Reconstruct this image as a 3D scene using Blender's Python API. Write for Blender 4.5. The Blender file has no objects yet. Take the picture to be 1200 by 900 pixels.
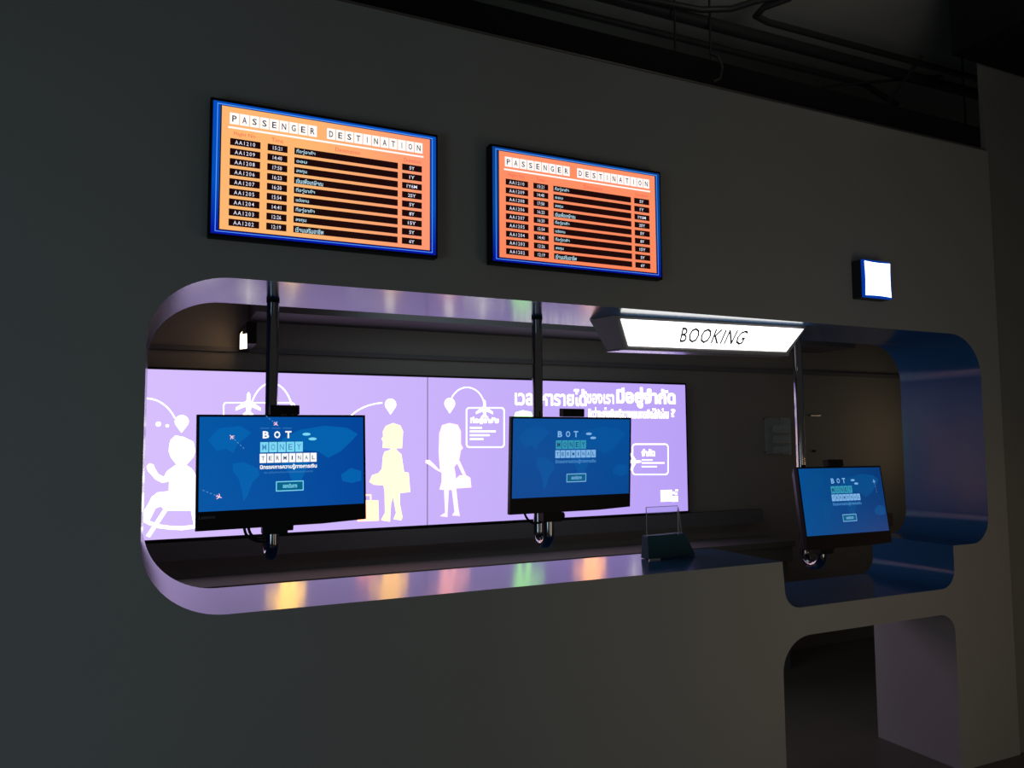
import bpy, bmesh, math, random
from mathutils import Matrix, Vector
random.seed(4)
SC = bpy.context.scene
COL = SC.collection
# ------------------------------------------------------------------ camera
CAM_D, CAM_H = 2.442, 1.517
_X = Vector((1960., 53., 901.)).normalized()
_U = Vector((-82., -12200., 901.)); _U = (_U - _X * _U.dot(_X)).normalized()
_Y = _U.cross(_X)
R = Matrix((_X, _Y, _U))                       # camera axes (right, down, forward) -> world
cd = bpy.data.cameras.new('camera'); cam = bpy.data.objects.new('camera', cd); COL.objects.link(cam)
cd.sensor_width = 36.0; cd.lens = 36.0 * 901 / 1200; cd.clip_start = .02
rot = Matrix((R.col[0], -R.col[1], -R.col[2])).transposed()
cam.matrix_world = Matrix.Translation((0, -CAM_D, CAM_H)) @ rot.to_4x4()
SC.camera = cam
# ------------------------------------------------------------------ world, lights, exposure
SC.view_settings.view_transform = 'Standard'; SC.view_settings.look = 'None'
SC.view_settings.exposure = 0.0; SC.view_settings.gamma = 1.0; SC.view_settings.use_curve_mapping = False
w = bpy.data.worlds.new('hall'); SC.world = w; w.use_nodes = True
w.node_tree.nodes['Background'].inputs[0].default_value = (.97, 1.0, .95, 1)
w.node_tree.nodes['Background'].inputs[1].default_value = 0.032

def area(name, loc, target, size, power, color, spread=180):
    l = bpy.data.lights.new(name, 'AREA'); l.shape = 'DISK'; l.size = size; l.energy = power; l.color = color
    l.spread = math.radians(spread)
    o = bpy.data.objects.new(name, l); COL.objects.link(o); o.location = loc
    o.rotation_euler = (Vector(target) - Vector(loc)).to_track_quat('-Z', 'Y').to_euler()
    return o
area('hall_light_cool', (-2.2, -2.6, .9), (-1.0, 0, .9), 1.2, 8.3, (.50, .80, 1))
area('hall_light_middle', (1.0, -3.6, .8), (1.3, 0, .8), 1.6, 1.9, (1, .95, .88))
area('ceiling_fill', (2.2, -1.3, 3.1), (2.6, -.4, 3.9), .5, 1.65, (1, .98, .90), 84)  # added fill light, out of view, brightens the ceiling and pipes
area('hall_light_warm', (2.6, -2.1, .75), (2.7, 0, 1.1), 1.3, 2.2, (1, .85, .66), 140)
def spot(name, loc, target, power, color, deg, blend, size=.1):
    l = bpy.data.lights.new(name, 'SPOT'); l.energy = power; l.color = color; l.spot_size = math.radians(deg)
    l.spot_blend = blend; l.shadow_soft_size = size
    o = bpy.data.objects.new(name, l); COL.objects.link(o); o.location = loc
    o.rotation_euler = (Vector(target) - Vector(loc)).to_track_quat('-Z', 'Y').to_euler()
    return o
spot('side_gallery_spot', (6.5, -2.4, 1.2), (3.75, 0, .7), 11, (1, .48, .22), 34, 1.0)
area('back_room_lamp', (5.3, 1.25, 1.5), (4.6, 1.85, 1.5), .5, .55, (1, .74, .45))
area('back_room_fill', (1.6, 1.0, 2.5), (2.4, 1.86, 1.3), 1.5, 3.9, (.75, .96, 1))  # added fill light, unseen, lifts the back wall
area('back_room_low_fill', (1.2, .75, .45), (3.2, 1.86, .4), .8, .7, (1, 1, .9))  # second added fill, hidden behind the front wall, brightens the view through the hatch

# ------------------------------------------------------------------ picture measurements
def ray(px, py): return R @ Vector((px - 600., py - 450., 901.))
def at(px, py, y=0.0):                         # point on the vertical plane y = const seen at that pixel
    d = ray(px, py); t = (y + CAM_D) / d.y
    return Vector((d.x * t, y, CAM_H + d.z * t))

# ------------------------------------------------------------------ materials
def mat(name, color, rough=.5, metal=0., emit=None, strength=1., spec=.5, bump=0., bscale=200., mottle=0., mscale=6., trans=0., ior=1.45, alpha=1.):
    m = bpy.data.materials.new(name); m.use_nodes = True; nt = m.node_tree; b = nt.nodes['Principled BSDF']
    b.inputs['Base Color'].default_value = (*color, 1); b.inputs['Roughness'].default_value = rough
    b.inputs['Metallic'].default_value = metal; b.inputs['Specular IOR Level'].default_value = spec
    b.inputs['IOR'].default_value = ior
    if trans: b.inputs['Transmission Weight'].default_value = trans
    if alpha < 1: b.inputs['Alpha'].default_value = alpha
    if emit:
        b.inputs['Emission Color'].default_value = (*emit, 1); b.inputs['Emission Strength'].default_value = strength
    tc = nt.nodes.new('ShaderNodeTexCoord')
    if mottle:
        n = nt.nodes.new('ShaderNodeTexNoise'); n.inputs['Scale'].default_value = mscale; n.inputs['Detail'].default_value = 5
        r = nt.nodes.new('ShaderNodeMapRange'); r.inputs['To Min'].default_value = 1 - mottle; r.inputs['To Max'].default_value = 1 + mottle
        mx = nt.nodes.new('ShaderNodeMix'); mx.data_type = 'RGBA'; mx.blend_type = 'MULTIPLY'; mx.inputs['Factor'].default_value = 1
        mx.inputs['A'].default_value = (*color, 1)
        nt.links.new(tc.outputs['Object'], n.inputs['Vector']); nt.links.new(n.outputs['Fac'], r.inputs['Value'])
        nt.links.new(r.outputs['Result'], mx.inputs['B']); nt.links.new(mx.outputs['Result'], b.inputs['Base Color'])
    if bump:
        n = nt.nodes.new('ShaderNodeTexNoise'); n.inputs['Scale'].default_value = bscale; n.inputs['Detail'].default_value = 4
        bp = nt.nodes.new('ShaderNodeBump'); bp.inputs['Strength'].default_value = bump; bp.inputs['Distance'].default_value = .002
        nt.links.new(tc.outputs['Object'], n.inputs['Vector']); nt.links.new(n.outputs['Fac'], bp.inputs['Height'])
        nt.links.new(bp.outputs['Normal'], b.inputs['Normal'])
    return m
def glow(name, color, strength=1., color2=None, axis='X', lo=0, hi=1, base=(.02, .02, .02), rough=.25):
    """light-giving surface: a printed film lit from behind or a display panel"""
    m = bpy.data.materials.new(name); m.use_nodes = True; nt = m.node_tree; b = nt.nodes['Principled BSDF']
    b.inputs['Base Color'].default_value = (*base, 1); b.inputs['Roughness'].default_value = rough; b.inputs['Specular IOR Level'].default_value = .12
    b.inputs['Emission Color'].default_value = (*color, 1); b.inputs['Emission Strength'].default_value = strength
    if color2:
        tc = nt.nodes.new('ShaderNodeTexCoord'); s = nt.nodes.new('ShaderNodeSeparateXYZ')
        r = nt.nodes.new('ShaderNodeMapRange'); r.inputs['From Min'].default_value = lo; r.inputs['From Max'].default_value = hi
        mx = nt.nodes.new('ShaderNodeMix'); mx.data_type = 'RGBA'
        mx.inputs['A'].default_value = (*color, 1); mx.inputs['B'].default_value = (*color2, 1)
        nt.links.new(tc.outputs['Object'], s.inputs[0]); nt.links.new(s.outputs[axis], r.inputs['Value'])
        nt.links.new(r.outputs['Result'], mx.inputs['Factor']); nt.links.new(mx.outputs['Result'], b.inputs['Emission Color'])
    return m
M = dict(
    wall=mat('wall_paint', (.40, .39, .365), .75, spec=.25, bump=.12, bscale=260, mottle=.04, mscale=3),
    column=mat('column_paint', (.27, .26, .235), .8, spec=.2, bump=.12, mottle=.05, mscale=4),
    blue=mat('blue_gloss_paint', (.02, .085, .20), .16, ior=1.30, mottle=.03, mscale=9),
    hole=mat('grey_reveal_paint', (.40, .36, .39), .55, mottle=.04),
    back=mat('back_wall_paint', (.28, .27, .25), .7, spec=.2, bump=.1, mottle=.05, mscale=3),
    dark=mat('dark_paint', (.15, .15, .16), .6, spec=.3, mottle=.06),
    counter=mat('counter_laminate', (.15, .145, .13), .85, spec=.08, mottle=.08),
    floor=mat('floor_vinyl', (.13, .125, .105), .4, spec=.3, mottle=.12, mscale=4),
    ceil=mat('ceiling_concrete', (.34, .33, .31), .9, spec=.1, bump=.2, bscale=40, mottle=.12, mscale=2),
    beam=mat('beam_black', (.008, .008, .009), .6, spec=.3),
    pipe=mat('pipe_grey', (.03, .03, .031), .5, metal=.2),
    edge=mat('metal_edge', (.5, .45, .42), .35, metal=1.),
    black=mat('black_plastic', (.010, .010, .012), .42, spec=.16, bump=.05, bscale=800),
    blackm=mat('black_matte', (.008, .008, .008), .6, spec=.3),
    chrome=mat('chrome', (.40, .38, .38), .07, metal=1.),
    sign=mat('sign_housing', (.34, .32, .32), .6, mottle=.05),
    signtrim=mat('sign_trim', (.75, .72, .74), .25, metal=.8),
    clear=mat('clear_acrylic', (.92, .97, 1.0), .03, trans=1., ior=1.49),
    haze=mat('hazed_acrylic', (.62, .72, .76), .12, spec=.7, alpha=.24),
    teal=mat('teal_tray', (.02, .085, .12), .5, spec=.2),
    brandgrey=mat('brand_grey', (.16, .16, .17), .4),
    hookm=mat('dull_metal', (.16, .15, .14), .5, metal=.8),
    greymetal=mat('brushed_metal', (.5, .5, .5), .3, metal=1.),
)
# ------------------------------------------------------------------ mesh helpers
def empty(name, loc, rot=None):
    o = bpy.data.objects.new(name, None); COL.objects.link(o); o.location = loc; o.empty_display_size = .05
    if rot is not None: o.rotation_euler = rot
    return o
def tag(o, label=None, cat=None, group=None, kind=None):
    if label: o['label'] = label
    if cat: o['category'] = cat
    if group: o['group'] = group
    if kind: o['kind'] = kind
    return o
class MB:
    """collects shapes and links them as ONE mesh object"""
    def __init__(s): s.v = []; s.f = []
    def add(s, vs, fs):
        n = len(s.v); s.v += [tuple(v) for v in vs]; s.f += [tuple(i + n for i in f) for f in fs]; return s
    def hexa(s, q, p):                                   # q: 4 corners of one end, p: 4 corners of the other
        return s.add(list(q) + list(p), [(3, 2, 1, 0), (4, 5, 6, 7), (0, 1, 5, 4), (1, 2, 6, 5), (2, 3, 7, 6), (3, 0, 4, 7)])
    def box(s, x0, x1, y0, y1, z0, z1):
        return s.hexa([(x0, y0, z0), (x1, y0, z0), (x1, y1, z0), (x0, y1, z0)], [(x0, y0, z1), (x1, y0, z1), (x1, y1, z1), (x0, y1, z1)])
    def tube(s, pts, r, n=14, caps=True):
        pts = [Vector(p) for p in pts]; rings = []; nrm = None
        for i, p in enumerate(pts):
            t = (pts[min(i + 1, len(pts) - 1)] - pts[max(i - 1, 0)]).normalized()
            if nrm is None: nrm = t.orthogonal().normalized()
            nrm = (nrm - t * nrm.dot(t)).normalized(); b = t.cross(nrm)
            rr = r[i] if isinstance(r, (list, tuple)) else r
            rings.append([p + (nrm * math.cos(2 * math.pi * k / n) + b * math.sin(2 * math.pi * k / n)) * rr for k in range(n)])
        vs = [v for q in rings for v in q]; fs = []
        for i in range(len(pts) - 1):
            for k in range(n): fs.append((i * n + k, i * n + (k + 1) % n, (i + 1) * n + (k + 1) % n, (i + 1) * n + k))
        if caps: fs += [tuple(range(n))[::-1], tuple((len(pts) - 1) * n + k for k in range(n))]
        return s.add(vs, fs)
    # flat print: local x right, z up, at depth y (facing -y)
    def quad(s, x0, x1, z0, z1, y=0): return s.add([(x0, y, z0), (x1, y, z0), (x1, y, z1), (x0, y, z1)], [(0, 1, 2, 3)])
    def poly(s, pts, y=0): return s.add([(a, y, b) for a, b in pts], [tuple(range(len(pts)))])
    def fill(s, pts, y=0):                               # concave outline
        bm = bmesh.new(); vs = [bm.verts.new((a, y, b)) for a, b in pts]
        es = [bm.edges.new((vs[i], vs[(i + 1) % len(vs)])) for i in range(len(vs))]
        bmesh.ops.triangle_fill(bm, edges=es, use_beauty=True, normal=(0, -1, 0)); bm.verts.index_update()
        s.add([v.co for v in bm.verts], [[v.index for v in f.verts] for f in bm.faces]); bm.free(); return s
    def disc(s, x, z, rx, rz=None, y=0, n=20):
        rz = rz or rx; return s.poly([(x + rx * math.cos(2 * math.pi * k / n), z + rz * math.sin(2 * math.pi * k / n)) for k in range(n)], y)
    def ribbon(s, pts, w, y=0, dash=None):
        P = [Vector(p) for p in pts]
        for i in range(len(P) - 1):
            if dash and i % 2: continue
            d = (P[i + 1] - P[i]); L = d.length
            if L < 1e-6: continue
            d /= L; nn = Vector((-d.y, d.x)) * w / 2; e = d * w * (.0 if dash else .3)
            a, b = P[i] - e, P[i + 1] + e
            s.add([(q.x, y, q.y) for q in (a - nn, b - nn, b + nn, a + nn)], [(0, 1, 2, 3)])
        return s
    def build(s, name, m, parent=None, smooth=False, loc=None, bevel=0):
        me = bpy.data.meshes.new(name); me.from_pydata(s.v, [], s.f); me.materials.append(m); me.update()
        bm = bmesh.new(); bm.from_mesh(me); bmesh.ops.recalc_face_normals(bm, faces=bm.faces)
        if bevel: bmesh.ops.bevel(bm, geom=list(bm.edges), offset=bevel, segments=2, affect='EDGES', profile=.6)
        bm.to_mesh(me); bm.free()
        if smooth:
            for p in me.polygons: p.use_smooth = True
            me.set_sharp_from_angle(angle=math.radians(40))
        o = bpy.data.objects.new(name, me); COL.objects.link(o)
        if parent: o.parent = parent
        if loc: o.location = loc
        return o
def text(mb, body, x0, x1, z0, z1, y=0, bold=0., space=1., shear=0., keep=False):
    """lettering fitted into the rectangle x0..x1, z0..z1 (flat print)"""
    c = bpy.data.curves.new('lettering', 'FONT'); c.body = body; c.size = 1; c.resolution_u = 2; c.space_character = space
    c.offset = bold; c.shear = shear
    o = bpy.data.objects.new('lettering', c); COL.objects.link(o)
    me = bpy.data.meshes.new_from_object(o.evaluated_get(bpy.context.evaluated_depsgraph_get()))
    vs = [v.co.copy() for v in me.vertices]; fs = [tuple(p.vertices) for p in me.polygons]
    bpy.data.objects.remove(o); bpy.data.curves.remove(c); bpy.data.meshes.remove(me)
    if not vs: return mb
    ax, bx = min(v.x for v in vs), max(v.x for v in vs); az, bz = min(v.y for v in vs), max(v.y for v in vs)
    sz = (z1 - z0) / (bz - az); sx = (x1 - x0) / max(bx - ax, 1e-6)
    ox = x0
    if keep: sx = sz; ox = (x0 + x1) / 2 - (bx - ax) * sx / 2
    return mb.add([(ox + (v.x - ax) * sx, y, z0 + (v.y - az) * sz) for v in vs], fs)
def struct(o): o['kind'] = 'structure'; return o
def arc(cx, cz, r, a0, a1, n=14, rz=None):
    rz = rz or r
    return [(cx + r * math.cos(math.radians(a0 + (a1 - a0) * i / n)), cz + rz * math.sin(math.radians(a0 + (a1 - a0) * i / n))) for i in range(n + 1)]

# ================================================================== THE SETTING
TOP, DEP = 2.965, .45
ZT, ZS = 2.0147, 1.0145
opening = arc(.20, ZT - .20, .235, 180, 90, 18, .20) + arc(3.44, ZT - .20, .21, 90, 0, 18, .20) + arc(3.53, ZS + .125, .12, 0, -90, 14, .125) \
    + [(3.388, ZS)] + arc(3.298, .822 + .085, .09, 0, -90, 12, .085) + arc(2.43, .822 + .075, .08, -90, -180, 12, .075) + [(2.341, ZS)] \
    + arc(.20, ZS + .22, .235, -90, -180, 18, .22)
low = [(2.328, 0)] + arc(2.328 + .15, .707 - .14, .15, 180, 90, 14, .14) + arc(3.375 - .10, .707 - .09, .10, 90, 0, 12, .09) + [(3.375, 0)]
outer = [(-1.6, 0)] + low + [(3.795, 0), (3.795, TOP), (-1.6, TOP)]
bm = bmesh.new()
def loop(pts):
    vs = [bm.verts.new((a, 0, b)) for a, b in pts]
    return [bm.edges.new((vs[i], vs[(i + 1) % len(vs)])) for i in range(len(vs))]
es = loop(outer) + loop(opening)
bmesh.ops.triangle_fill(bm, edges=es, use_beauty=True, normal=(0, -1, 0))
faces = list(bm.faces)
ret = bmesh.ops.extrude_face_region(bm, geom=faces)
bmesh.ops.translate(bm, verts=[g for g in ret['geom'] if isinstance(g, bmesh.types.BMVert)], vec=(0, DEP, 0))
bmesh.ops.recalc_face_normals(bm, faces=bm.faces)
for f in bm.faces:
    if abs(f.normal.y) < .5:
        c = f.calc_center_median()
        zx = [abs(e.verts[0].co.x - e.verts[1].co.x) + abs(e.verts[0].co.z - e.verts[1].co.z) for e in f.edges]; f.smooth = max(zx) < .09
        if -.03 < c.x + .01 < 3.7 and .8 < c.z < 2.1: f.material_index = 1
        elif 2.3 < c.x < 3.4 and .005 < c.z < .75: f.material_index = 2
me = bpy.data.meshes.new('wall_front')
for k in ('wall', 'blue', 'hole'): me.materials.append(M[k])
bm.to_mesh(me); bm.free(); me.set_sharp_from_angle(angle=math.radians(35))
o = bpy.data.objects.new('wall_front', me); COL.objects.link(o); struct(o)
tag(o, 'dark grey wall with rounded blue-lined service opening and low hatch')
struct(MB().box(3.797, 6.6, .012, .035, 0, 3.9).build('wall_right', M['column']))
struct(MB().box(-3.2, 6.6, 1.86, 1.96, 0, 3.9).build('wall_back', M['back']))
struct(MB().box(-1.7, -1.6, 0, 1.86, 0, 2.965).build('wall_left', M['back']))
struct(MB().box(-5, 8, -5.5, 1.86, -.1, 0).build('floor', M['floor']))
struct(MB().box(-5, 8, -5.5, 2.2, 3.9, 4.0).build('ceiling', M['ceil']))
struct(MB().box(-1.6, 6.6, .452, 1.858, 2.60, 2.64).build('ceiling', M['back']))  # unseen back room ceiling, added to stop mural light leaking upward
# column above the wall end (bulges forward slightly), dark beam resting on the wall head, bright edge strip
struct(MB().box(-1.6, 3.796, .036, .43, 2.968, 3.105).build('trim_1', M['beam']))
struct(MB().box(-1.6, 3.76, -.004, .03, 2.966, 2.972).build('trim_2', M['edge']))
struct(MB().box(3.55, 6.5, -.35, .0, 3.42, 3.9).build('shade_block', M['beam']))  # dark box added in place of the shade at the column top
# ------------------------------------------------------------------ ceiling services
def pipe(name, pts, r, label, cat='pipe', group=None, m='pipe'):
    o = MB().tube(pts, r, 10).build(name, M[m], None, True); return tag(o, label, cat, group)
pipe('ceiling_pipe', [(-1, .70, 3.70), (5.6, .62, 3.70)], .032, 'thick dark pipe under the ceiling, the middle one of three long runs')
pipe('ceiling_pipe', [(-1, .90, 3.70), (3.9, .82, 3.70), (4.2, .82, 3.62)], .018, 'thin dark pipe running just above the black beam')
pipe('ceiling_pipe', [(2.80, .30, 3.70), (2.74, .42, 3.70), (2.76, .50, 3.70), (2.86, .52, 3.70), (5.6, .47, 3.70)], .018,
     'dark pipe nearest the room that bends away at its left end')
pipe('ceiling_pipe', [(1.5, .66, 3.68), (2.2, .60, 3.70), (2.46, .57, 3.70), (2.60, .50, 3.70), (2.66, .40, 3.70), (2.80, .25, 3.70)], .016,
     'dark curved pipe sagging to the right near the top edge')
pipe('brace_bar', [(4.02, .90, 3.45), (4.02, .50, 3.75)], .009, 'thin diagonal brace bar crossing the ceiling pipes', 'brace')
pipe('brace_bar', [(3.60, .86, 3.64), (4.30, .58, 3.72)], .009, 'thin slanting tie bar under the ceiling pipes near the column', 'brace')
for x, y, z0, z1, lab in ((2.32, .60, 3.12, 3.88, 'leftmost thin hanger rod dropping from the ceiling to the beam'),
                      (2.56, .62, 3.14, 3.88, 'thin hanger rod beside the hooked rod above the beam'),
                      (4.45, .55, 3.32, 3.88, 'thin hanger rod close to the column')):
    pipe('hanger_rod', [(x, y, z0), (x, y, z1)], .006, lab, 'rod')
pipe('beam_hook', [(2.06, .02, 3.12), (2.062, -.02, 3.09), (2.058, -.05, 3.03), (2.05, -.045, 2.985), (2.03, -.03, 2.975)], .005, 'small bent metal hook hanging over the black beam', 'hook', m='hookm')

# ================================================================== FLIGHT BOARDS
emO = glow('board_orange', (1.0, .48, .17), 1.0, (1.0, .32, .17), 'X', .28, .66)
emO2 = glow('board_orange_plain', (1.0, .245, .11), 1.0, (1.0, .29, .14), 'Z', -.4, 0)
emB = glow('board_blue', (0.0, .008, .36), 1.0, (0, .075, .50), 'Z', -.40, -.25)
emB2 = glow('board_blue_dim', (0.0, .006, .30), 1.0, (0, .055, .30), 'Z', -.40, -.25)
emL = glow('board_blue_line', (.10, .35, 1.0), 1.0)
emW = glow('board_white', (1.0, .96, .94), 1.05)
emW2 = glow('board_white_soft', (1.0, .88, .86), .85)
emK = glow('board_black', (.012, .002, .002), 1.0)
emR = glow('board_red', (.90, .13, .09), 1.0)
emC = glow('board_cyan_text', (.55, .85, 1.0), 1.0)
emT = glow('board_white_text', (.85, .85, 1.0), 1.0)
TH = ['ที่อยู่อาศัย', 'ออม', 'ลงทุน', 'เงินเพื่อเกษียณ', 'ที่อยู่อาศัย', 'แต่งงาน', 'ที่อยู่อาศัย', 'ลงทุน', 'เรียนเสริมอาชีพ']
THW = [.08, .045, .045, .115, .08, .055, .08, .045, .12]
FL = ['AA1210', 'AA1209', 'AA1208', 'AA1206', 'AA1207', 'AA1205', 'AA1204', 'AA1203', 'AA1202']
TM = ['15:21', '14:40', '17:50', '16:23', '16:20', '15:54', '14:41', '12:26', '12:19']
DU = ['5Y', '1Y', '1Y6M', '25Y', '5Y', '8Y', '15Y', '5Y', '6Y']
def board(x0, z1, label, orange, blue):
    W, H = .714, .422
    t = empty('flight_board', (x0, 0, z1)); tag(t, label, 'screen', 'flight boards above the opening')
    y = -.05
    MB().box(0, W, y, -.012, -H, 0).build('casing', M['black'], t, bevel=.003)
    MB().box(.15, W - .15, -.012, 0, -H + .1, -.1).build('wall_bracket', M['blackm'], t)
    X = lambda u: u * W
    Z = lambda v: -v * H
    L = lambda k: y - .0006 - k * .0003
    s = MB().quad(X(.011), X(.99), Z(.978), Z(.022), L(0)).build('screen', blue, t)
    b = MB()
    for a, c, d, e in ((.027, .974, .037, .043), (.027, .974, .957, .962), (.027, .030, .037, .962), (.971, .974, .037, .962)):
        b.quad(X(a), X(c), Z(e), Z(d), L(1))
    b.build('border_line', emL, s)
    MB().quad(X(.040), X(.964), Z(.950), Z(.047), L(1)).build('black_surround', emK, s)
    MB().quad(X(.045), X(.960), Z(.944), Z(.051), L(2)).build('orange_panel', orange, s)
    let = MB()
    for k, ch in enumerate('PASSENGER DESTINATION'):
        if ch == ' ': continue
        u = .0765 + k * .0405
        MB().quad(X(u), X(u + .0375), Z(.176), Z(.092), L(3)).build('heading_tile', emW, s)
        wd = .0035 if ch == 'I' else .022
        text(let, ch, X(u + .01875) - .4 * wd * W, X(u + .01875) + .4 * wd * W, Z(.158), Z(.112), L(4), bold=.01)
    MB().quad(X(.071), X(.929), Z(.208), Z(.194), L(3)).build('heading_underline', emW, s)
    tag(let.build('heading_letters', emK, s), kind='stuff')
    h = MB()
    for wd_, a, c in (('Flight No.', .095, .185), ('Time', .247, .295), ('Destination', .52, .63), ('Duration', .835, .915)):
        text(h, wd_, X(a), X(c), Z(.262), Z(.230), L(3))
    tag(h.build('column_headings', emR, s), kind='stuff')
    tx = MB(); th = MB()
    for i in range(9):
        v = .279 + i * .073; v2 = v + .0505
        for a, c in ((.080, .202), (.231, .314), (.343, .806), (.826, .921)):
            MB().quad(X(a), X(c), Z(v2), Z(v), L(3)).build('row_bar', emK, s)
        text(tx, FL[i], X(.099), X(.180), Z(v + .040), Z(v + .012), L(4), bold=.004, space=1.3)
        text(tx, TM[i], X(.253), X(.291), Z(v + .040), Z(v + .012), L(4), bold=.008, space=1.15)
        n = len(DU[i]); text(tx, DU[i], X(.873 - .0062 * n), X(.873 + .0062 * n), Z(v + .040), Z(v + .014), L(4), bold=.012)
        lo_, hi_ = {'ออม': (.037, .019), 'ลงทุน': (.045, .018), 'แต่งงาน': (.038, .010)}.get(TH[i], (.046, .008))
        text(th, TH[i], X(.352), X(.352 + THW[i]), Z(v + lo_), Z(v + hi_), L(4), bold=.01)
    tag(tx.build('row_text', emT, s), kind='stuff'); tag(th.build('row_thai_text', emC, s), kind='stuff')
    return t
board(.120, 2.5465, 'large left wall screen with orange PASSENGER DESTINATION flight table, left of its twin', emO, emB)
board(1.026, 2.5480, 'right wall screen with orange PASSENGER DESTINATION flight table, nearer the small white lamp', emO2, emB2)

# ================================================================== SQUARE WALL LAMP
t = empty('square_wall_lamp', (2.80, 0, 2.14)); tag(t, 'small square glowing white lamp box on the grey wall at right', 'lamp')
MB().box(0, .176, -.05, 0, -.005, .165).build('housing', mat('lamp_housing', (.03, .035, .045), .4), t, bevel=.003)
MB().box(0.001, .175, -.062, -.05, -.004, .164).build('halo_rim', glow('rim_halo', (0, .03, .28), 1.0, base=(.02, .1, .5)), t, bevel=.002)  # the lamp's blue halo, put into the glow of a rim
pin = MB(); n = 10; out = []
def edgecurve(a, b, bow):
    r = []
    for i in range(n):
        f = i / n; dx, dz = b[0] - a[0], b[1] - a[1]; L = math.hypot(dx, dz); k = bow * math.sin(math.pi * f)
        r.append((a[0] + dx * f - dz / L * k, a[1] + dz * f + dx / L * k))
    return r
cs = [(.009, .004), (.169, .004), (.169, .157), (.009, .157)]
for i in range(4): out += edgecurve(cs[i], cs[(i + 1) % 4], .003)
pin.poly(out, -.0635).build('diffuser', glow('lamp_white', (.80, .93, 1.0), 3.2), t)

# ================================================================== BACK ROOM
LZ0, LZ1 = 1.040, 1.887
lb = empty('light_box', (0, 1.8, LZ0)); tag(lb, 'long backlit lilac mural of white travelling figures on the back wall', 'light box')
def LP(px, py): p = at(px, py, 1.8); return (p.x, p.z - LZ0)
fr = MB()
fr.box(-.42, 3.262, .0, .06, -.012, LZ1 - LZ0 + .012)
fr.build('frame', M['blackm'], lb)
lilac = glow('lilac_film', (.68, .52, .99), 1.0, (.49, .36, .93), 'X', .0, 3.2)
pL = MB().quad(-.415, 1.4145, 0, LZ1 - LZ0, -.001).build('light_panel', lilac, lb)
pR = MB().quad(1.4185, 3.250, 0, LZ1 - LZ0, -.001).build('light_panel', lilac, lb)
white = glow('white_film', (1.0, .95, .93), 2.3)
warmw = glow('amber_film', (5.0, 2.9, .85), 1.0)
redw = glow('red_film', (4.2, 1.25, .70), 1.0)
yelw = glow('cream_film', (3.2, 1.75, .75), 1.0)
pinkw = glow('pink_film', (2.6, 1.15, 1.30), 1.0)
greenw = glow('green_film', (1.15, 2.4, 1.05), 1.0)
orangew = glow('orange_film', (4.0, 1.75, .90), 1.0)
YF = -.0035
def zp(pts, ox, oy, s, dx=0, dy=0, sc=1., cx=0, cy=0):
    return [LP(cx + (ox + a / s - cx) * sc + dx, cy + (oy + b / s - cy) * sc + dy) for a, b in pts]
def mir(pts, c): return [(2 * c - a, b) for a, b in pts]
# man in a rocking chair
man = [(170, 400), (172, 370), (180, 340), (205, 316), (250, 325), (300, 350), (310, 400), (300, 430), (270, 462), (262, 472), (290, 490), (310, 520), (322, 600),
       (326, 712), (150, 712), (128, 690), (100, 700), (70, 762), (45, 768), (20, 745), (20, 720), (35, 720), (60, 680), (80, 640), (110, 617), (170, 610), (172, 555), (165, 560), (135, 566),
       (100, 548), (75, 520), (60, 505), (53, 478), (70, 463), (90, 470), (97, 490), (115, 520), (145, 535), (160, 505), (195, 480), (210, 470), (180, 430)]
f = MB(); f.fill(zp(man, 160, 440, 4.5), YF)
f.fill(zp([(140, 708), (166, 708), (70, 853), (50, 845)], 160, 440, 4.5), YF - .0003)
f.fill(zp([(286, 708), (306, 708), (325, 800), (305, 805)], 160, 440, 4.5), YF - .0003)
f.ribbon([LP(160 + a / 4.5, 440 + b / 4.5) for a, b in ((18, 752), (70, 778), (120, 795), (180, 803), (240, 805), (310, 796), (380, 770))], .018, YF - .0006)
f.build('rocking_chair_figure', white, pL)
wom1 = [(165, 310), (130, 325), (117, 350), (118, 375), (110, 385), (118, 400), (115, 428), (150, 430), (155, 438), (125, 447), (117, 470), (112, 530), (95, 550), (65, 560), (52, 592),
        (75, 605), (120, 608), (125, 640), (127, 740), (108, 775), (150, 782), (155, 700), (165, 660), (180, 740), (168, 770), (205, 775), (210, 760), (198, 700), (197, 645), (247, 640),
        (240, 548), (218, 545), (205, 460), (185, 442), (180, 430), (208, 430), (213, 350), (200, 322)]
MB().fill(zp(wom1, 420, 420, 4.09), YF).build('bob_haired_figure', yelw, pL)
f = MB().fill(zp([(35, 680), (95, 680), (97, 778), (35, 780), (-5, 781), (-5, 681)], 420, 420, 4.09), YF)
f.ribbon([LP(420 + a / 4.09, 420 + b / 4.09) for a, b in ((24, 682), (24, 655), (58, 655), (58, 682))], .008, YF - .0003)
f.build('suitcase_print', redw, pL)
wom2 = [(435, 310), (400, 320), (387, 360), (384, 450), (390, 530), (385, 533), (365, 510), (340, 487), (322, 487), (320, 500), (345, 514), (370, 533), (398, 548), (398, 590), (388, 628),
        (410, 630), (415, 740), (390, 755), (425, 760), (432, 630), (447, 630), (460, 735), (448, 752), (485, 755), (478, 720), (468, 628), (465, 560), (458, 520), (480, 495), (490, 440), (500, 430), (490, 410),
        (490, 350), (475, 318)]
wom3 = [p for p in wom2 if p not in ((385, 533), (365, 510), (340, 487), (322, 487), (320, 500), (345, 514), (370, 533), (398, 548))]
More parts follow.
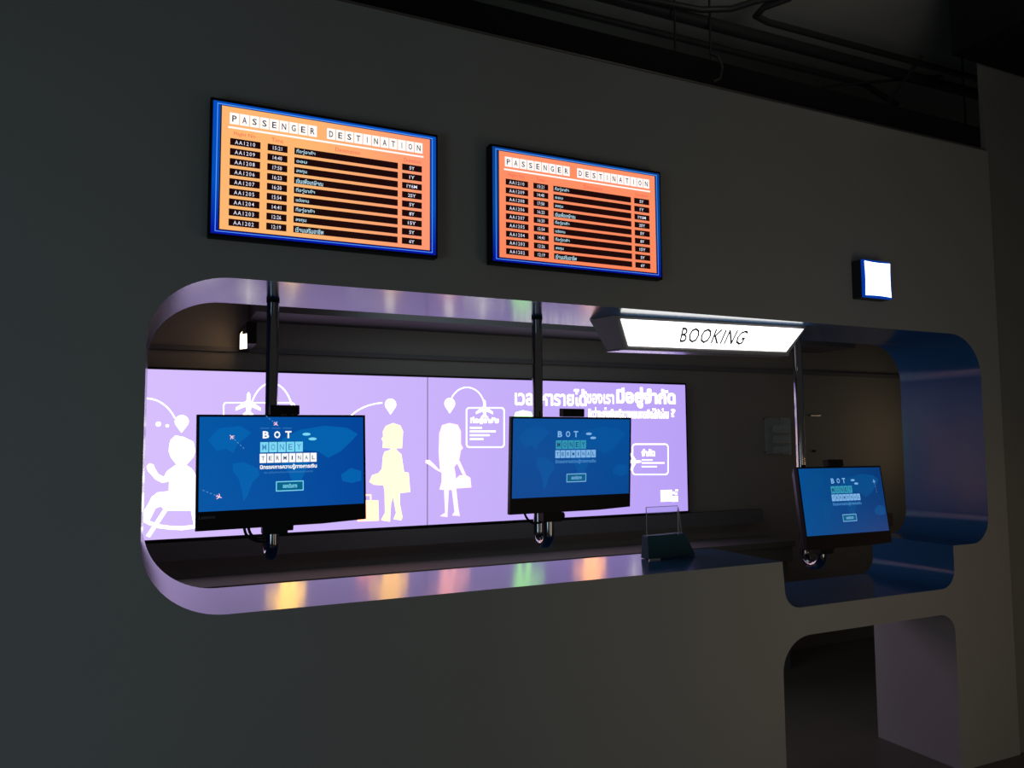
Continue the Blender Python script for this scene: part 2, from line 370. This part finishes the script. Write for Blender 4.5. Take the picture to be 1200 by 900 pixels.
def longhair(m, parent, shape, dx=0, dy=0, name='long_haired_figure'):
    f = MB().fill(zp(shape, 420, 420, 4.09, dx=dx, dy=dy), YF)
    f.fill(zp([(470, 498), (484, 490), (515, 560), (503, 566)], 420, 420, 4.09, dx=dx, dy=dy), YF - .0003)
    f.fill(zp([(462, 580), (485, 560), (520, 562), (535, 572), (540, 618), (455, 624)], 420, 420, 4.09, dx=dx, dy=dy), YF - .0006)
    return f.build(name, m, parent)
longhair(pinkw, pR, wom2)
longhair(greenw, pR, wom3, dx=86, dy=-15)
MB().fill(zp(wom1, 420, 420, 4.09, dx=232, dy=-6, sc=.84, cx=460, cy=553), YF).build('bob_haired_figure', orangew, pR)
MB().fill(zp(wom1, 420, 420, 4.09, dx=-118), YF).build('bob_haired_figure', warmw, pL)
# pins, aeroplanes, arcs, caption boxes
def pin_at(mb, x, y, r=7.):
    c = LP(x, y); rr = LP(x + r, y)[0] - c[0]
    pts = [(c[0] + rr * math.cos(math.radians(a)), c[1] + rr * math.sin(math.radians(a))) for a in range(-30, 211, 15)]
    mb.fill(pts + [(c[0], c[1] - rr * 1.75)], YF)
def plane_pts(c, s, rot=0):
    base = [(0, 1), (.13, .8), (.15, .25), (1, -.35), (1, -.6), (.2, -.25), (.15, -.65), (.42, -.9), (.42, -1.05), (0, -.92)]
    base += [(-a, b) for a, b in base[-2:0:-1]]
    cr, sr = math.cos(math.radians(rot)), math.sin(math.radians(rot))
    return [(c[0] + s * (a * cr - b * sr), c[1] + s * (a * sr + b * cr)) for a, b in base]
def pxarc(cx, cy, rx, ry, a0, a1, n=16): return [LP(cx + rx * math.cos(math.radians(a0 + (a1 - a0) * i / n)), cy - ry * math.sin(math.radians(a0 + (a1 - a0) * i / n))) for i in range(n + 1)]
def rbox(mb, x0, y0, x1, y1, r, w, L=None, y=None):
    L = L or LP; y = YF if y is None else y
    pts = [(x0 + r, y0), (x1 - r, y0), (x1 - r * .3, y0 + r * .3), (x1, y0 + r), (x1, y1 - r), (x1 - r * .3, y1 - r * .3), (x1 - r, y1), (x0 + r, y1), (x0 + r * .3, y1 - r * .3), (x0, y1 - r), (x0, y0 + r), (x0 + r * .3, y0 + r * .3), (x0 + r, y0)]
    mb.ribbon([L(*p) for p in pts], w, y)
def motif(name, parent, *draw):
    g = MB()
    for d in draw: d(g)
    return g.build(name, white, parent)
for x, y, rr in ((213, 494, 8.2), (457.5, 474, 6.6)): motif('map_pin', pL, lambda g: pin_at(g, x, y, rr))
motif('map_pin', pR, lambda g: pin_at(g, 526.8, 473, 6.2))
motif('route_arc', pL, lambda g: g.ribbon(pxarc(172, 520, 40, 53, 92, 35, 14), .007, YF))
motif('route_arc', pL, lambda g: g.ribbon(pxarc(318, 492, 26, 43, 172, 10, 22), .007, YF))
motif('route_arc', pL, lambda g: g.ribbon(pxarc(452, 512, 52, 40, 150, 95, 12), .007, YF))
motif('route_arc', pR, lambda g: g.ribbon(pxarc(547, 478, 20.5, 24, 168, 12, 20), .007, YF))
motif('caption_frame', pL, lambda g: rbox(g, 262, 472, 345, 520, 3, .006))
motif('caption_frame', pR, lambda g: rbox(g, 546.5, 478, 590.5, 524, 3, .008))
motif('caption_frame', pR, lambda g: rbox(g, 741, 520.5, 782.5, 556, 3, .008))
motif('aeroplane_print', pL, lambda g: g.fill(plane_pts(LP(291, 473), .062), YF - .0006))
motif('aeroplane_print', pR, lambda g: g.fill(plane_pts(LP(567.5, 479), .055), YF - .0006))
motif('aeroplane_print', pR, lambda g: g.fill(plane_pts(LP(743, 541), .055, -90), YF - .0006))
motif('dot_print', pL, lambda g: g.disc(*LP(185.5, 497), .012, y=YF)); motif('dot_print', pL, lambda g: g.disc(*LP(196, 499), .008, y=YF))
def px_text(mb, body, x0, x1, yb, yt, bold=0.02):
    a = LP(x0, yb); b = LP(x1, yt); text(mb, body, a[0], b[0], a[1], b[1], YF - .0009, bold=bold)
def line(mb, xa, xb, yy, w): mb.ribbon([LP(xa, yy), LP(xb, yy)], w, YF - .0006)
g = MB(); px_text(g, 'ที่อยู่อาศัย', 551, 584, 498, 488.5, .05)
for (xa, xb, yy) in ((551, 564, 501.3), (551, 580, 505.6), (551, 573, 510), (551, 565.5, 514.6)): line(g, xa, xb, yy, .010)
tag(g.build('caption_text', white, pR), kind='stuff')
g = MB(); px_text(g, 'จำกัด', 751.5, 767, 535, 526, .05)
for (xa, xb, yy) in ((752, 764, 539), (752, 778, 542.5), (752, 769, 546.8)): line(g, xa, xb, yy, .008)
tag(g.build('caption_text', white, pR), kind='stuff')
g = MB()
px_text(g, 'เวลาหารายได้', 603, 687, 475, 456, .03)
px_text(g, 'ของเรา', 687, 719, 473, 462, .03)
px_text(g, 'มีอยู่จำกัด', 722, 791, 478, 455, .045)
tag(g.build('heading_text', white, pR), kind='stuff')
g = MB(); px_text(g, 'คิดว่าจะเก็บเงินหรือวางแผนการเงินได้ทันไหม', 689, 783, 490, 478.5, .035); px_text(g, '?', 785.5, 791, 489, 479, .03)
tag(g.build('subheading_text', white, pR), kind='stuff')
g = MB()
for x0, y0, x1, y1 in ((774, 574, 787, 588), (787, 581, 794, 588), (787.5, 576, 790.5, 579), (791, 573.5, 794, 576), (790.5, 577.5, 793.5, 580)):
    a = LP(x0, y1); b = LP(x1, y0); g.quad(a[0], b[0], a[1], b[1], YF)
tag(g.build('block_emblem', white, pR), kind='stuff')
# ledge rail, wall trim, duct and counter
o = MB().box(-1.6, 3.9, 1.80, 1.86, .93, 1.022).build('wall_rail', M['dark']); tag(o, 'dark horizontal rail on the back wall below the lilac mural', 'rail')
o = MB().box(-1.6, 6.5, 1.835, 1.86, 1.995, 2.02).build('wall_moulding', M['dark']); tag(o, 'thin dark moulding along the back wall above the mural', 'moulding')
o = MB().box(.43, 4.53, 1.5, 1.86, 2.163, 2.42).build('ceiling_duct', M['dark']); tag(o, 'long dark boxed duct high on the back wall', 'duct')
ct = empty('counter', (1.2, 1.68, 0)); tag(ct, 'low dark counter along the back wall below the mural', 'counter')
MB().box(-2.6, 2.70, -.18, .12, .80, .84).build('worktop', M['counter'], ct, bevel=.003)
MB().box(-2.6, 2.68, -.17, -.15, .70, .80).build('apron', M['counter'], ct)
for x in (-2.3, -.6, 1.1, 2.6): MB().box(x, x + .05, -.15, .10, 0, .80).build('leg', M['dark'], ct)
o = empty('back_wall_lamp', (.385, 1.5, 2.05)); tag(o, 'tiny glowing warm white lamp above the mural at left', 'lamp')
MB().box(-.004, .045, -.03, .36, -.052, .055).build('housing', M['blackm'], o)
pq = [at(281.3, 392.3, 1.469), at(289.2, 390.8, 1.469), at(289.6, 408.2, 1.469), at(281, 409.3, 1.469)]
MB().poly([(p.x - .385, p.z - 2.05) for p in pq], -.031).build('diffuser', glow('lamp_warm', (1, .86, .66), 3.0), o)
MB().quad(-.05, .05, -.045, .03, 0).build('side_diffuser', glow('lamp_warm_side', (1, .62, .33), 6), o, loc=(-.006, .2, 0)).rotation_euler = (0, 0, math.radians(-90))
o = MB().box(0, .078, -.035, 0, 0, .10).build('socket_box', mat('box_brown', (.16, .10, .07), .6), None, loc=(5.156, 1.86, .832), bevel=.004)
tag(o, 'small brown box on the back wall beside the third computer', 'box')
# wall-mounted clear leaflet rack
lr = empty('leaflet_rack', (3.99, 1.86, 1.40)); tag(lr, 'clear acrylic leaflet rack with tiers on the back wall', 'rack')
MB().box(0, .17, -.012, -.006, .01, .27).build('back_panel', M['haze'], lr)
for k in range(3):
    z = .015 + k * .075
    m = MB(); m.hexa([(0.01, -.07, z), (.17, -.07, z), (.17, -.012, z), (0.01, -.012, z)], [(0.01, -.07, z + .004), (.17, -.07, z + .004), (.17, -.012, z + .004), (0.01, -.012, z + .004)])
    m.hexa([(0.01, -.074, z), (.17, -.074, z), (.17, -.07, z), (0.01, -.07, z)], [(0.01, -.088, z + .05), (.17, -.088, z + .05), (.17, -.084, z + .05), (0.01, -.084, z + .05)])
    m.build('pocket', M['haze'], lr)
for k in range(3):
    z = .015 + k * .075; MB().box(.01, .17, -.0745, -.069, z - .002, z + .003).build('pocket_edge', M['greymetal'], lr)
MB().box(.168, .171, -.088, -.006, .0, .27).build('side_edge', M['haze'], lr)
for x, z in ((.0, .262), (.0, .02), (.15, .262), (.15, .02)): MB().tube([(x, -.018, z), (x, 0, z)], .007, 12).build('standoff', M['greymetal'], lr)
o = MB().box(0, .10, -.03, 0, 0, .008).build('wall_clip', M['greymetal'], None, loc=(4.42, 1.86, 1.684)); tag(o, 'short shiny clip on the back wall right of the chrome pole', 'clip')
o = MB().tube([(0, -.02, 0), (0, 0, 0)], .008, 12).build('wall_screw', M['blackm'], None, True, loc=(4.46, 1.86, 1.425)); tag(o, 'dark screw head on the back wall below the shiny clip', 'screw')

# ================================================================== BOOKING SIGN
sg = empty('booking_sign', (2.12, .18, 1.885)); tag(sg, 'glowing white BOOKING sign under the top of the opening', 'sign')
def rel(p): return Vector(p) - Vector((2.12, .18, 1.885))
TF = [rel(p) for p in ((1.650, .150, ZT - .001), (2.603, .082, ZT - .001), (2.615, .225, ZT - .001), (1.612, .285, ZT - .001))]
BF = [rel(p) for p in ((1.692, .155, 1.886), (2.488, .075, 1.886), (2.49, .15, 1.886), (1.667, .243, 1.886))]
MB().hexa(BF, TF).build('housing', M['sign'], sg)
def onface(u, v, off):                                # u left-right, v top-bottom on the front face
    a = TF[0].lerp(TF[1], u); b = BF[0].lerp(BF[1], u); p = a.lerp(b, v)
    n = (TF[1] - TF[0]).cross(BF[0] - TF[0]).normalized()
    if n.y > 0: n = -n
    return p + n * off
q = [onface(*c, .002) for c in ((.028, .93), (.972, .93), (.992, .10), (.022, .10))]
lp = MB().add(q, [(0, 1, 2, 3)]).build('light_panel', glow('sign_white', (1, .99, .97), 2.6), sg)
tb = MB(); text(tb, 'BOOKING', 0, 1, 0, 1, 0, shear=.28, bold=.008, space=1.12)
tb.v = [tuple(onface(.315 + .375 * a, .76 - .50 * b, .0035)) for a, _, b in tb.v]
tb.build('lettering', glow('sign_letter', (.02, .02, .02), 1.0), lp)
z = BF[0].z
MB().hexa([v + Vector((0, 0, -.009)) for v in BF], [v for v in BF]).build('bottom_trim', M['signtrim'], sg)

# ================================================================== COMPUTERS ON POLES
scrB = glow('display_blue', (0.0, .092, .37), 1.0, (0.0, .058, .32), 'X', -.25, .25)
scrB2 = glow('display_blue_dim', (0.0, .060, .28), 1.0, (0.0, .075, .31), 'Z', -.15, .15)
mapB = glow('display_map', (0.0, .118, .42), 1.0)
mapB2 = glow('display_map_dim', (0.0, .085, .33), 1.0)
dW = glow('display_white', (1, 1, 1), 1.0); dPale = glow('display_pale', (.20, .45, .80), 1.0); dCy = glow('display_cyan', (.20, .70, .90), 1.0)
dTeal = glow('display_teal', (.03, .30, .46), 1.0); dNavy = glow('display_navy', (.01, .05, .12), 1.0); dDim = glow('display_dim', (.06, .24, .55), 1.0)
dPink = glow('display_pink', (1.0, .62, .75), 1.0); dTealD = glow('display_teal_dark', (0.0, .12, .25), 1.0)
def disp_uv(u, v): return ((u - .5) * .54, (.5 - v) * .36)
scrB3 = glow('display_blue_dimmest', (0.0, .072, .27), 1.0, (0.0, .040, .18), 'X', -.25, .25)
mapB3 = glow('display_map_dimmest', (0.0, .070, .25), 1.0)
def computer(pos, yaw, pit, rol, label, bright, extra, film=None):
    t = empty('desktop_computer', pos)
    t.rotation_euler = (Matrix.Rotation(yaw, 3, 'Z') @ Matrix.Rotation(pit, 3, 'X') @ Matrix.Rotation(rol, 3, 'Y')).to_euler()
    tag(t, label, 'computer', 'computers hung on poles in the opening')
    # casing: slim front tapering to a deeper, smaller back
    fo = [(-.27, .18), (.27, .18), (.27, -.174), (.12, -.180), (-.27, -.180)]
    m = MB(); n = len(fo)
    L0 = [(a, 0, b) for a, b in fo]; L1 = [(a, .018, b) for a, b in fo]; L2 = [(a * .93, .05, b * .90 - .008) for a, b in fo]
    m.add(L0 + L1 + L2, [tuple(range(n)), tuple(2 * n + i for i in range(n))[::-1]] + [(k * n + i, k * n + (i + 1) % n, (k + 1) * n + (i + 1) % n, (k + 1) * n + i) for k in (0, 1) for i in range(n)])
    m.build('casing', M['black'], t)
    x0, z0 = disp_uv(.014, .836); x1, z1 = disp_uv(.986, .020)
    s = MB().quad(x0, x1, z0, z1, -.0008).build('screen', film[0] if film else scrB if bright else scrB2, t)
    K = lambda k: -.0014 - k * .0004
    def P(pts): return [disp_uv(a, b) for a, b in pts]
    mp = MB()
    for pts in ([(.06, .22), (.12, .12), (.24, .10), (.30, .16), (.26, .22), (.22, .27), (.20, .34), (.16, .30), (.11, .32)],
                [(.20, .43), (.26, .42), (.34, .48), (.35, .54), (.31, .60), (.28, .72), (.26, .76), (.25, .66), (.23, .56), (.20, .50)],
                [(.48, .22), (.58, .14), (.74, .10), (.88, .12), (.95, .18), (.90, .26), (.84, .34), (.76, .40), (.70, .34), (.60, .32), (.54, .36), (.47, .30)],
                [(.49, .40), (.58, .38), (.64, .44), (.62, .52), (.58, .64), (.54, .62), (.52, .52), (.48, .46)],
                [(.84, .56), (.90, .50), (.97, .53), (.97, .62), (.91, .64), (.85, .62)]):
        mp.fill(P(pts), K(0))
    tag(mp.build('world_map', film[1] if film else mapB if bright else mapB2, s), kind='stuff')
    W_ = MB(); C_ = MB(); N_ = MB(); D_ = MB()
    for k, ch in enumerate('BOT'):
        a = disp_uv(.367 + k * .066, .213); b = disp_uv(.367 + k * .066 + .037, .148)
        text(W_, ch, a[0], b[0], a[1], b[1], K(2), bold=.035)
        if bright: D_.ribbon(P([(.353 + k * .066, .122), (.405 + k * .066, .122)]), .0015, K(1))
    for k, ch in enumerate('MONEY'):
        a = disp_uv(.353 + k * .0512, .338); b = disp_uv(.353 + k * .0512 + .0465, .246)
        C_.quad(a[0], b[0], a[1], b[1], K(1)); text(N_ if not bright else D_, ch, a[0] + .006, b[0] - .006, a[1] + .007, b[1] - .007, K(2), bold=.004)
    for k, ch in enumerate('TERMINAL'):
        a = disp_uv(.350 + k * .0428, .432); b = disp_uv(.350 + k * .0428 + .0385, .350)
        W_.quad(a[0], b[0], a[1], b[1], K(1)); e = .0085 if ch == 'I' else .0055
        text(N_, ch, a[0] + e, b[0] - e, a[1] + .008, b[1] - .008, K(2), bold=.006)
    a = disp_uv(.352, .498); b = disp_uv(.69, .446)
    text(W_ if bright else D_, 'นิทรรศการความรู้ทางการเงิน', a[0], b[0], a[1], b[1], K(1), bold=.035)
    if bright:
        a = disp_uv(.375, .531); b = disp_uv(.665, .508); text(D_, 'เรียนรู้เรื่องเงินกับธนาคารแห่งประเทศไทยได้ที่นี่', a[0], b[0], a[1], b[1], K(1))
    a = disp_uv(.447, .686); b = disp_uv(.606, .604)
    MB().quad(a[0], b[0], a[1], b[1], K(1)).build('button', dTealD, s)
    g = MB(); g.ribbon([(a[0], a[1]), (b[0], a[1]), (b[0], b[1]), (a[0], b[1]), (a[0], a[1])], .003, K(2)); 
    c0 = disp_uv(.485, .662); c1 = disp_uv(.570, .625); text(g, 'ออกเดินทาง', c0[0], c1[0], c0[1], c1[1], K(2), bold=.03)
    cx = MB(); cx.disc(*disp_uv(.627, .178), .0135, .0048, K(1)); cx.disc(*disp_uv(.664, .222), .0135, .0048, K(1))
    tag(cx.build('clouds', dCy if bright else dPale, s), kind='stuff')
    tag(g.build('button_outline', dCy if bright else dPale, s), kind='stuff')
    tag(W_.build('white_print', dW if bright else dPale, s), kind='stuff'); tag(C_.build('letter_tiles', dCy if bright else dTeal, s), kind='stuff')
    tag(N_.build('dark_letters', dNavy, s), kind='stuff'); tag(D_.build('fine_print', dDim, s), kind='stuff')
    pl = MB(); dsh = MB()
    for (u, v, rot, sz) in extra:
        c = disp_uv(u, v); pl.fill(plane_pts(c, sz, rot), K(2))
        dx, dz = math.sin(math.radians(rot)), -math.cos(math.radians(rot))
        dsh.ribbon([(c[0] + dx * (.012 + .006 * i), c[1] + dz * (.012 + .006 * i)) for i in range(9)], .0012, K(1), dash=True)
    if pl.v: tag(pl.build('plane_marks', dPink if bright else dPale, s), kind='stuff'); tag(dsh.build('dotted_trails', dPale, s), kind='stuff')
    if bright:
        a = disp_uv(.016, .905); b = disp_uv(.105, .868); m = MB(); text(m, 'Lenovo', a[0], b[0], a[1] + .002, b[1], -.001, bold=.01); m.build('brand_lettering', M['brandgrey'], t)
    # camera on top
    wc = MB().box(-.048, .046, -.004, .03, .181, .212).build('webcam', M['blackm'], t, bevel=.003)
    MB().tube([(-.001, -.006, .197), (-.001, -.003, .197)], .008, 16).build('camera_lens', M['black'], wc)
    MB().box(-.05, .05, .05, .062, -.06, .04).build('rear_plate', M['blackm'], t, bevel=.002)
    return t
dg = math.radians
c1 = computer((.382, .156, 1.427), dg(3.7), dg(-2.1), dg(-.35), 'largest-looking computer, leftmost, bright blue TERMINAL screen with maker name', True,
         [(.19, .195, 45, .008), (.445, .085, -130, .008), (.125, .715, -115, .009)])
c2 = computer((1.449, .147, 1.426), dg(2.8), dg(3.0), 0, 'middle computer with blue TERMINAL screen, hung left of the BOOKING sign', False, [])
c3 = computer((2.839, .118, 1.211), dg(1.7), dg(-7.8), dg(.5), 'lowest computer at right, tilted upward, in front of the blue arch', False, [(.885, .195, 10, .009)], (scrB3, mapB3))
# camera box of the third sits a little further left, as in the photograph
for ch in c3.children:
    if ch.name.startswith('webcam'): ch.location.x = -.024

def mount(x, y, zbot, zback, fwd, label, cable):
    """chrome tube from the soffit, turning forward and up to carry the computer"""
    t = empty('monitor_pole', (x, y, ZT)); tag(t, label, 'pole', 'chrome poles hanging in the opening')
    r = .021; rad = fwd / 2
    pts = [(0, 0, -.001), (0, 0, zbot + rad - ZT + .05)]
    for k in range(0, 15): a = math.pi * k / 14; pts.append((0, -rad + rad * math.cos(a), zbot + r + rad - rad * math.sin(a) - ZT))
    zt_ = zback - ZT
    pts.append((0, -fwd, zt_))
    MB().tube(pts, r, 20).build('tube', M['chrome'], t, True)
    MB().tube([(0, 0, -.0005), (0, 0, -.006), (0, 0, -.012)], [.0225, .0225, .0215], 24).build('ceiling_flange', M['blackm'], t, True)
    MB().box(-.035, .045, -fwd - .028, -fwd + .024, zt_ - .02, zt_ + .03).build('clamp', M['blackm'], t, bevel=.004)
    MB().box(-.03, .04, -fwd - .010, -fwd + .010, zt_ + .02, zt_ + .16).build('bracket_arm', M['blackm'], t, bevel=.003)
    MB().tube([(.04, -fwd, zt_), (.065, -fwd, zt_)], .013, 12).build('clamp_knob', M['blackm'], t, True)
    return t
mount(.357, .325, 1.120, 1.235, .085, 'chrome pole behind the leftmost computer, at the left of the opening', None)
mount(1.384, .315, 1.095, 1.225, .085, 'chrome pole behind the middle computer', None)
mount(2.764, .300, .915, 1.015, .105, 'chrome pole at the right, under the end of the BOOKING sign', None)
def cable(pts, label):
    # smooth curve through the points
    P = [Vector(p) for p in pts]; out = []
    for i in range(len(P) - 1):
        p0 = P[max(i - 1, 0)]; p1 = P[i]; p2 = P[i + 1]; p3 = P[min(i + 2, len(P) - 1)]
        for k in range(6):
            u = k / 6; out.append(.5 * ((2 * p1) + (p2 - p0) * u + (2 * p0 - 5 * p1 + 4 * p2 - p3) * u * u + (3 * p1 - p0 - 3 * p2 + p3) * u ** 3))
    out.append(P[-1])
    o = MB().tube(out, .0045, 8).build('power_cable', M['blackm'], None, True); tag(o, label, 'cable', 'black cables below the computers')
cable([at(286, 618, .215), at(289, 627, .215), at(298, 633, .22), at(309, 634.5, .25), at(317, 632, .29)], 'outer black cable looping under the leftmost computer')
cable([at(291, 618, .225), at(294, 626, .225), at(302, 631, .24), at(316, 629, .29)], 'inner black cable looping under the leftmost computer')
cable([at(614, 600, .21), at(618, 608, .21), at(625, 613, .23), at(634, 612, .28)], 'black cable looping under the middle computer')

# ================================================================== ACRYLIC STAND ON THE SILL
st = empty('leaflet_stand', (1.88, .28, ZS)); tag(st, 'clear acrylic leaflet stand with dark teal base on the sill', 'stand')
MB().box(.004, .166, .020, .023, .095, .218).build('front_sheet', M['clear'], st)
MB().hexa([(.166, .020, .09), (.205, .045, .09), (.205, .048, .09), (.166, .023, .09)], [(.166, .020, .205), (.170, .022, .205), (.170, .025, .205), (.166, .023, .205)]).build('side_gusset', M['clear'], st)
e = MB()
e.tube([(.004, .019, .095), (.004, .019, .218)], .0012, 6); e.tube([(.004, .019, .218), (.166, .019, .218)], .0012, 6); e.tube([(.166, .019, .095), (.166, .019, .218)], .0012, 6)
e.tube([(.171, .02, .21), (.205, .046, .095)], .0016, 6)
e.build('polished_edge', mat('acrylic_edge', (.55, .6, .68), .2, spec=.6), st)
MB().hexa([(0, 0, .002), (.265, .03, .002), (.265, .10, .002), (0, .06, .002)], [(.002, .010, .098), (.212, .035, .098), (.212, .075, .098), (.002, .05, .098)]).build('base_tray', M['teal'], st, bevel=.003)
MB().box(-.002, .055, -.004, .0, .0, .005).build('front_lip', M['signtrim'], st)
